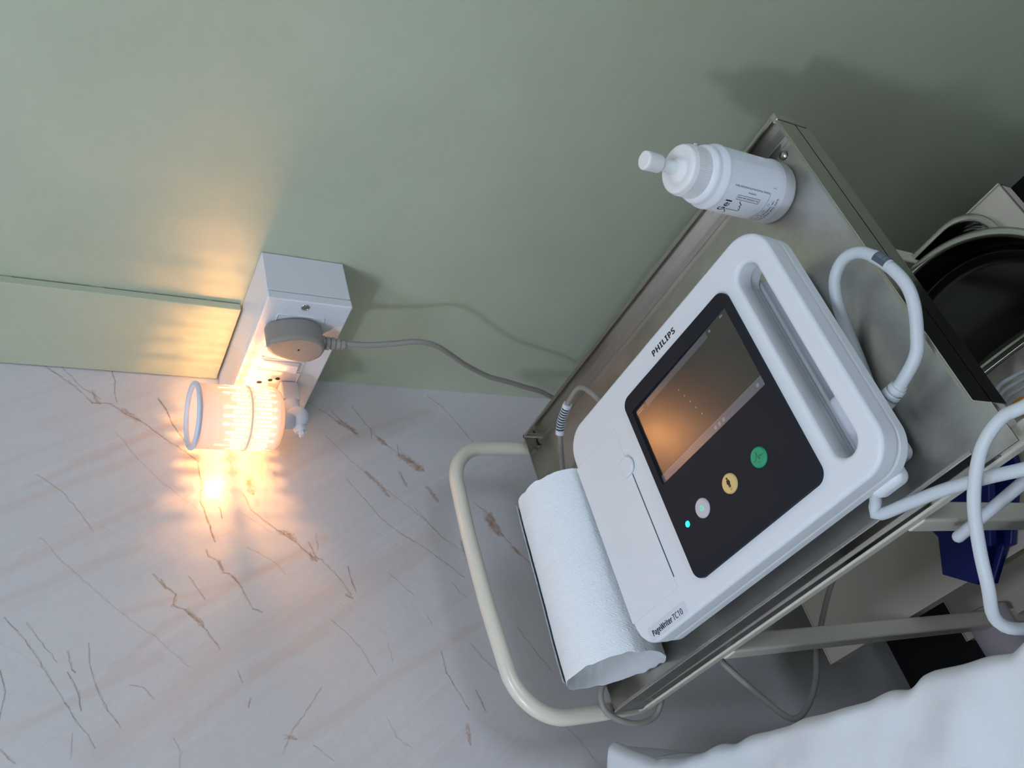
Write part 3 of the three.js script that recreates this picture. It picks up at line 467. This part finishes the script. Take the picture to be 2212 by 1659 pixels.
{
  const t = thing('recorder_mains_cable', 'thin grey cable with ringed sleeve running from recorder under the paper roll', 'cable', [-.3, .7, .2]);
  const W = q => [q[0] + .3, q[1] - .7, q[2] - .2];
  const p = [[-.292, .7235, .334], [-.268, .7245, .321], [-.2420, .728, .3115], [-.2235, .728, .2975], [-.2175, .725, .2785], [-.2200, .722, .2500], [-.2290, .717, .2200], [-.2480, .708, .1945], [-.2680, .7000, .1730], [-.300, .6965, .1535], [-.36, .6955, .1455], [-.44, .6955, .1435], [-.51, .699, .1420], [-.538, .714, .1380], [-.556, .7245, .132], [-.574, .722, .128], [-.5875, .705, .128], [-.594, .680, .129], [-.588, .655, .133], [-.568, .646, .150], [-.553, .648, .185], [-.552, .645, .225], [-.562, .638, .245], [-.58, .630, .25], [-.6, .614, .25], [-.6220, .595, .25], [-.641, .577, .25], [-.647, .560, .25], [-.636, .534, .25], [-.6085, .5024, .25], [-.5702, .4745, .25], [-.5237, .4306, .25], [-.4895, .3939, .25], [-.455, .352, .252], [-.42, .3335, .26], [-.36, .3300, .29]].map(W);
  mesh('cable', [tube(p, .0036, 320, 12), ...ends(p, .0036)], M.greyCable, t);
  const cc = new THREE.CatmullRomCurve3(p.map(q => V3(...q)), false, 'catmullrom', .5);
  // ringed sleeve: dark tube with pale rings between two white collars
  const s0 = .098, s1 = .132, cv = new THREE.CatmullRomCurve3([0, .25, .5, .75, 1].map(k => cc.getPointAt(s0 + (s1 - s0) * k)));
  mesh('ring_sleeve', new THREE.TubeGeometry(cv, 24, .0052, 16), std(0x2d3442, .5), t);
  for (let k = 0; k < 10; k++) { const s = (k + .6) / 10.2, a = cv.getPointAt(s), d = cv.getTangentAt(s); const g = new THREE.TorusGeometry(.0049, .0011, 8, 20).applyQuaternion(new THREE.Quaternion().setFromUnitVectors(V3(0, 0, 1), d)).translate(a.x, a.y, a.z); mesh('ring', g, M.cable, t); }
  for (const s of [0, 1]) { const a = cv.getPointAt(s), d = cv.getTangentAt(s); mesh('collar', new THREE.CylinderGeometry(.0060, .0060, .0062, 20).applyQuaternion(new THREE.Quaternion().setFromUnitVectors(V3(0, 1, 0), d)).translate(a.x, a.y, a.z), M.whitePlastic, t); }
  const rel = []; for (let k = 0; k < 4; k++) rel.push(T(new THREE.CylinderGeometry(.0062 - k * .0004, .0066 - k * .0004, .0036, 18), 0, .014 + k * .0056, 0)); rel.push(T(new RoundedBoxGeometry(.019, .022, .017, 3, .004), 0, .004, 0));
  mesh('connector', rel.map(g => along(g, W([-.290, .7235, .333]), W([-.262, .7255, .318]))), M.greyCable, t);
}
function whiteCable(pts, r, label, group) { const g = [tube(pts, r, 140, 14), ...ends(pts, r)]; return single('lead_cable', g, M.cable, label, 'cable', group); }
whiteCable([[-.556, .738, .598], [-.566, .726, .586], [-.5764, .7225, .577], [-.5845, .7225, .609], [-.5925, .7225, .643], [-.6035, .7225, .677], [-.6135, .7215, .704], [-.622, .712, .735], [-.632, .66, .775], [-.63, .56, .79], [-.59, .43, .755], [-.52, .345, .69], [-.46, .331, .64], [-.40, .331, .60]], .0052, 'white cable coming from under the recorder front over the tray rim', 'white lead cables');
whiteCable([[-.596, .62, .572], [-.5925, .62, .606], [-.5877, .62, .650], [-.580, .612, .695], [-.57, .54, .74], [-.565, .41, .735], [-.53, .345, .69], [-.49, .331, .65], [-.43, .331, .655]], .0055, 'white cable with a blunt end hanging below the tray rail', 'white lead cables');
whiteCable([[-.45, .331, .66], [-.49, .36, .71], [-.53, .48, .765], [-.562, .62, .795], [-.58, .72, .772], [-.5847, .745, .7384], [-.582, .746, .723], [-.588, .746, .702], [-.6006, .745, .6845], [-.6212, .744, .6664], [-.6474, .741, .6505], [-.672, .732, .6345], [-.688, .713, .6150], [-.697, .692, .6120], [-.692, .65, .612], [-.65, .60, .62], [-.61, .58, .63]], .0048, 'long white cable curving from the tray corner down to the bed sheet', 'white lead cables');
for (const [k, dx] of [[0, 0], [1, .008], [2, .016]]) single('lead_wire', [tube([[-.47 + dx, .331, .545], [-.4480 + dx, .385, .5650], [-.4425 + dx, .42, .590], [-.4450 + dx, .43, .6131], [-.452 + dx, .42, .65], [-.46 + dx, .36, .685], [-.45 + dx, .331, .65 + k * .012]], .0022, 70, 10)], M.cable, ['thin grey-white lead wire nearest the tray corner', 'thin grey-white lead wire in the middle of three', 'thin grey-white lead wire nearest the steel dish'][k], 'wire', 'thin lead wires');

// ---------------------------------------------------------------- paper roll on the tray
{
  const t = thing('tissue_roll', 'roll of white embossed paper tissue lying on the tray beside the recorder', 'paper roll', [-.441, TF + .0605, .2145]); t.rotation.y = -.06;
  const L0 = .108, L1 = -.115, N = 110, K = 44; const rings = [];
  const rad = (a, s) => .0588 + .0014 * Math.sin(2 * a + .6) + .0016 * (vnoise(a * 3.2, s * 5, 0, 41) - .5) + .0006 * (vnoise(a * 14, s * 30, 0, 42) - .5) + (a > 2.62 && a < 2.75 ? .0007 : 0);
  for (let k = 0; k <= K; k++) { const s = k / K, ring = []; for (let i = 0; i < N; i++) { const a = i / N * 2 * Math.PI, e = (k === 0 || k === K) ? .003 * (vnoise(a * 6, k, 0, 43) - .5) + .0022 * Math.sin(2 * a + k) : 0, r = rad(a, s); ring.push([L0 + (L1 - L0) * s + e, r * Math.sin(a), r * Math.cos(a)]); } rings.push(ring); }
  const side = loft(rings, false, false); planarUV(side, (x, y, z) => Math.atan2(y, z) / (2 * Math.PI) * 3, x => x * 9);
  mesh('paper_layer', side, M.paper, t);
  // the ends: wound layers sink in towards the core
  for (const e of [0, K]) {
    const sgn = e ? 1 : -1, base = rings[e], rr = [base];
    for (const [f, dip] of [[.95, .003], [.89, .010], [.74, .017], [.55, .021], [.34, .022]]) rr.push(base.map((p, i) => { const a = i / N * 2 * Math.PI; return [p[0] + sgn * (dip + .002 * (vnoise(a * 3, f * 20, 0, 44) - .5)), p[1] * f, p[2] * f]; }));
    mesh('wound_end', loft(e ? rr : rr, false, false), M.paperIn, t);
  }
  const core = []; for (const [x, r] of [[.085, .0205], [.085, .0190], [-.092, .0190], [-.092, .0205], [.085, .0205]]) { const q = []; for (let i = 0; i < 48; i++) { const a = i / 48 * 2 * Math.PI; q.push([x, r * Math.sin(a), r * Math.cos(a)]); } core.push(q); }
  mesh('core', loft(core, false, false), M.paperIn, t);
  // loose outer sheet with torn edge
  const sheet = []; for (let k = 0; k <= 40; k++) { const s = k / 40, q = []; const pts = []; for (let i = 0; i <= 10; i++) { const a = 2.62 - i * .055 * (1 + .0), r = rad(a, s) + .0012 + .0028 * Math.pow(Math.max(0, (i - 4) / 6), 2); pts.push([a, r]); } for (const [a, r] of pts) q.push([L0 - .002 + (L1 - L0 + .004) * s + .002 * (vnoise(a * 30, s * 12, 0, 45) - .5), r * Math.sin(a), r * Math.cos(a)]); for (const [a, r] of pts.slice().reverse()) q.push([L0 - .002 + (L1 - L0 + .004) * s + .002 * (vnoise(a * 30, s * 12, 0, 45) - .5), (r - .0007) * Math.sin(a), (r - .0007) * Math.cos(a)]); sheet.push(q); }
  mesh('loose_sheet', loft(sheet), M.paper, t);
}
// ---------------------------------------------------------------- steel ware on the lower shelf
function ring(fn, n, s, y) { const q = []; for (let i = 0; i < n; i++) { const [a, b] = fn(i / n * 2 * Math.PI, s); q.push([a, y, b]); } return q; }
{
  const rr = (a, s) => { const p = rrect(-.082 - s, .082 + s, -.145 - s, .145 + s, .045 + s).getSpacedPoints(120); const q = p[Math.round(a / (2 * Math.PI) * 120) % 120]; return [q.x, q.y]; };
  const prof = [[-.016, .0], [-.006, .002], [0, .010], [.001, .030], [.006, .031], [.0076, .0292], [.0082, .0306], [.006, .0325], [.000, .0318], [-.0012, .0300], [-.002, .0110], [-.008, .0036], [-.017, .0016]];
  const t = thing('instrument_tray', 'shiny steel tray with rounded corners lying under the kidney dish', 'steel tray', [-.2765, .3255, .525]);
  mesh('pan', loft(prof.map(([s, y]) => ring(rr, 120, s, y))), M.mirror, t);
}
{
  const kid = (a, s) => { const L = .128 + s, Wd = .074 + s; const c = Math.cos(a), q = Math.sin(a); const z = L * Math.sign(q) * Math.pow(Math.abs(q), .9), x = Wd * Math.sign(c) * Math.pow(Math.abs(c), .78); const bend = .034 * (1 - (z / L) * (z / L)); return [x + bend - .012, z]; };
  const prof = [[-.024, .0], [-.012, .0012], [-.004, .006], [0, .040], [.007, .0412], [.0088, .0395], [.0098, .0415], [.007, .0430], [0, .0422], [-.0015, .0400], [-.0055, .0075], [-.0135, .0030], [-.025, .0018]];
  const t = thing('kidney_dish', 'deep stainless steel kidney dish resting across the steel tray', 'kidney dish', [-.333, .3592, .588]);
  mesh('bowl', loft([...prof.slice(0, 4), ...prof.slice(8)].map(([s, y]) => ring(kid, 120, s, y))), M.blackEnamel, t);
  mesh('rim', loft([[.0, .0412], [.007, .0412], [.0088, .0398], [.0100, .0415], [.007, .0434], [-.0004, .0430], [.0, .0412]].map(([s, y]) => ring(kid, 120, s, y)), false, false), M.mirror, t);
}
// blue limb clamps
function clamp(pos, rot, label, k) {
  const c = thing('limb_clamp', label, 'electrode clamp', pos); c.scale.setScalar(k); c.rotation.set(...rot);
  const jaw = new THREE.Shape(); jaw.moveTo(-.062, -.016); jaw.lineTo(-.030, -.021); jaw.lineTo(-.026, -.027); jaw.lineTo(.040, -.023); jaw.lineTo(.066, -.010); jaw.lineTo(.066, .010); jaw.lineTo(.040, .023); jaw.lineTo(-.026, .027); jaw.lineTo(-.030, .021); jaw.lineTo(-.062, .016); jaw.closePath();
  const a = mesh('jaw', extr(jaw, .008, .0015, 2).rotateX(-Math.PI / 2).translate(0, .001, 0), M.blue, c);
  mesh('jaw', extr(jaw, .008, .0015, 2).rotateX(-Math.PI / 2).rotateZ(.16).translate(0, .034, 0), M.blue, c);
  mesh('hinge', [new THREE.CylinderGeometry(.006, .006, .05, 18).rotateX(Math.PI / 2).translate(-.006, .022, 0), bx(-.012, 0, .008, .034, -.018, -.012), bx(-.012, 0, .008, .034, .012, .018)], M.blue, c);
  mesh('electrode_knob', [cyl(.0075, .0075, .005, .030, .0455, 0, 24), cyl(.0045, .0045, .012, .030, .046, 0, 20), T(new THREE.SphereGeometry(.0062, 20, 12), .030, .060, 0)], M.chrome, c);
  mesh('electrode_plate', bx(.014, .05, .0265, .029, -.015, .015, .001), M.chrome, c);
}
clamp([-.497, .3262, .462], [0, -.75, 0], 'dark blue electrode clamp with metal knob lying on the lower shelf', 1.4);
single('lead_connector', [bx(-.466, -.448, .4140, .4215, .5950, .6080, .002), cyl(.0025, .0025, .0, -.457, .418, .6, 8)], M.orange, 'small orange connector between the lead wires', 'connector');
// pale roll on the bottom shelf
{
  const t = thing('bandage_roll', 'pale rolled bandage on the bottom shelf next to the bed', 'bandage', [-.585, .111, .275]);
  const g = []; for (const [x, r] of [[-.045, .010], [-.046, .026], [-.042, .030], [.03, .030], [.034, .026], [.033, .010]]) { const q = []; for (let i = 0; i < 48; i++) { const a = i / 48 * 2 * Math.PI, w = r + .0008 * Math.sin(5 * a + x * 60); q.push([x, .0305 + w * Math.sin(a), w * Math.cos(a)]); } g.push(q); }
  mesh('wrap', loft(g), std(0xb3abb0, .95, { bumpMap: weave, bumpScale: .0003 }), t);
}
// ---------------------------------------------------------------- bed and sheet
{
  const b = thing('examination_bed', 'examination bed with pale mattress under the white sheet', 'bed', [-1.15, 0, 1.0]);
  mesh('mattress', bx(-.37, .40, .585, .672, -.85, .95, .03), std(0x6d6a62, .7), b);
  mesh('bed_frame', bx(-.36, .385, .53, .584, -.84, .94, .008), M.cream, b);
  for (const [x, z] of [[-.33, -.8], [.355, -.8], [-.33, .9], [.355, .9]]) mesh('leg', bx(x - .02, x + .02, 0, .53, z - .02, z + .02, .004), M.cream, b);
  // sheet: edge curve towards the trolley (z, x)
  const E = [[.060, -.612], [.076, -.5985], [.098, -.612], [.1385, -.6405], [.20, -.654], [.2663, -.6645], [.3671, -.6775], [.4325, -.6882], [.4924, -.6968], [.5124, -.6935], [.5614, -.7037], [.5962, -.7100], [.6225, -.7035], [.68, -.700], [.80, -.700], [1.2, -.702], [1.96, -.702]];
  const ex = z => { let i = 0; while (i < E.length - 2 && E[i + 1][0] < z) i++; const t = Math.min(1, Math.max(0, (z - E[i][0]) / (E[i + 1][0] - E[i][0]))); return E[i][1] + (E[i + 1][1] - E[i][1]) * t; };
  const NZ = 420, NX = 170, pos = [], uv = [], idx = [];
  const fold = (x, z) => { // soft creases running slantwise
    const q = z * .9 - x * 1.7, f1 = Math.pow(Math.abs(Math.sin(q * 15 + 2.6 * vnoise(x * 6, z * 6, 0, 51))), 3), f2 = vnoise(x * 9 + z * 3, z * 14, 0, 52), f3 = vnoise(x * 34, z * 34, 0, 53);
    return .011 * f1 * vnoise(x * 5, z * 5, 0, 54) + .014 * (f2 - .5) + .0045 * (f3 - .5) + .0016 * (vnoise(x * 90, z * 90, 0, 57) - .5);
  };
  for (let j = 0; j <= NZ; j++) {
    const z = .060 + Math.pow(j / NZ, 1.5) * 1.9;
    for (let i = 0; i <= NX; i++) {
      const e = ex(z); let x, y;
      const s = i / NX, c = 20 / NX; // first part hangs, then a rounded edge, then the top
      const hem = .010 * (vnoise(z * 40, 1, 0, 55) - .5), R = .016;
      if (s < c) { const d = 1 - s / c; x = e - .004 - .012 * d * d; y = .70 - R - .16 * d; if (z < .12) { x -= .02 * d; } x += .006 * (vnoise(z * 18, d * 3, 0, 56) - .5); }
      else { const w = (s - c) / (1 - c) * .8, al = Math.min(1, w / (R * 1.57)) * Math.PI / 2; if (w < R * 1.57) { x = e - R + .012 * Math.cos(al) + .004; y = .70 - R + R * Math.sin(al); } else { x = e - R + .004 - (w - R * 1.57); y = .70; } const k = Math.min(1, w / .05); y += fold(x, z) * (.35 + .65 * k) - .004; x += hem * (1 - Math.min(1, w / .04)) * .5; }
      pos.push(x, y, z); uv.push(x * 12, z * 12);
    }
  }
  for (let j = 0; j < NZ; j++) for (let i = 0; i < NX; i++) { const a = j * (NX + 1) + i, bq = a + 1, c = a + NX + 1, d = c + 1; idx.push(a, bq, d, a, d, c); }
  const g = new THREE.BufferGeometry(); g.setAttribute('position', new THREE.Float32BufferAttribute(pos, 3)); g.setAttribute('uv', new THREE.Float32BufferAttribute(uv, 2)); g.setIndex(idx); g.computeVertexNormals();
  M.sheet.side = THREE.DoubleSide;
  single('bed_sheet', g, M.sheet, 'crumpled white cotton sheet spread over the bed with hanging edge', 'sheet');
}
renderer.render(scene, camera);
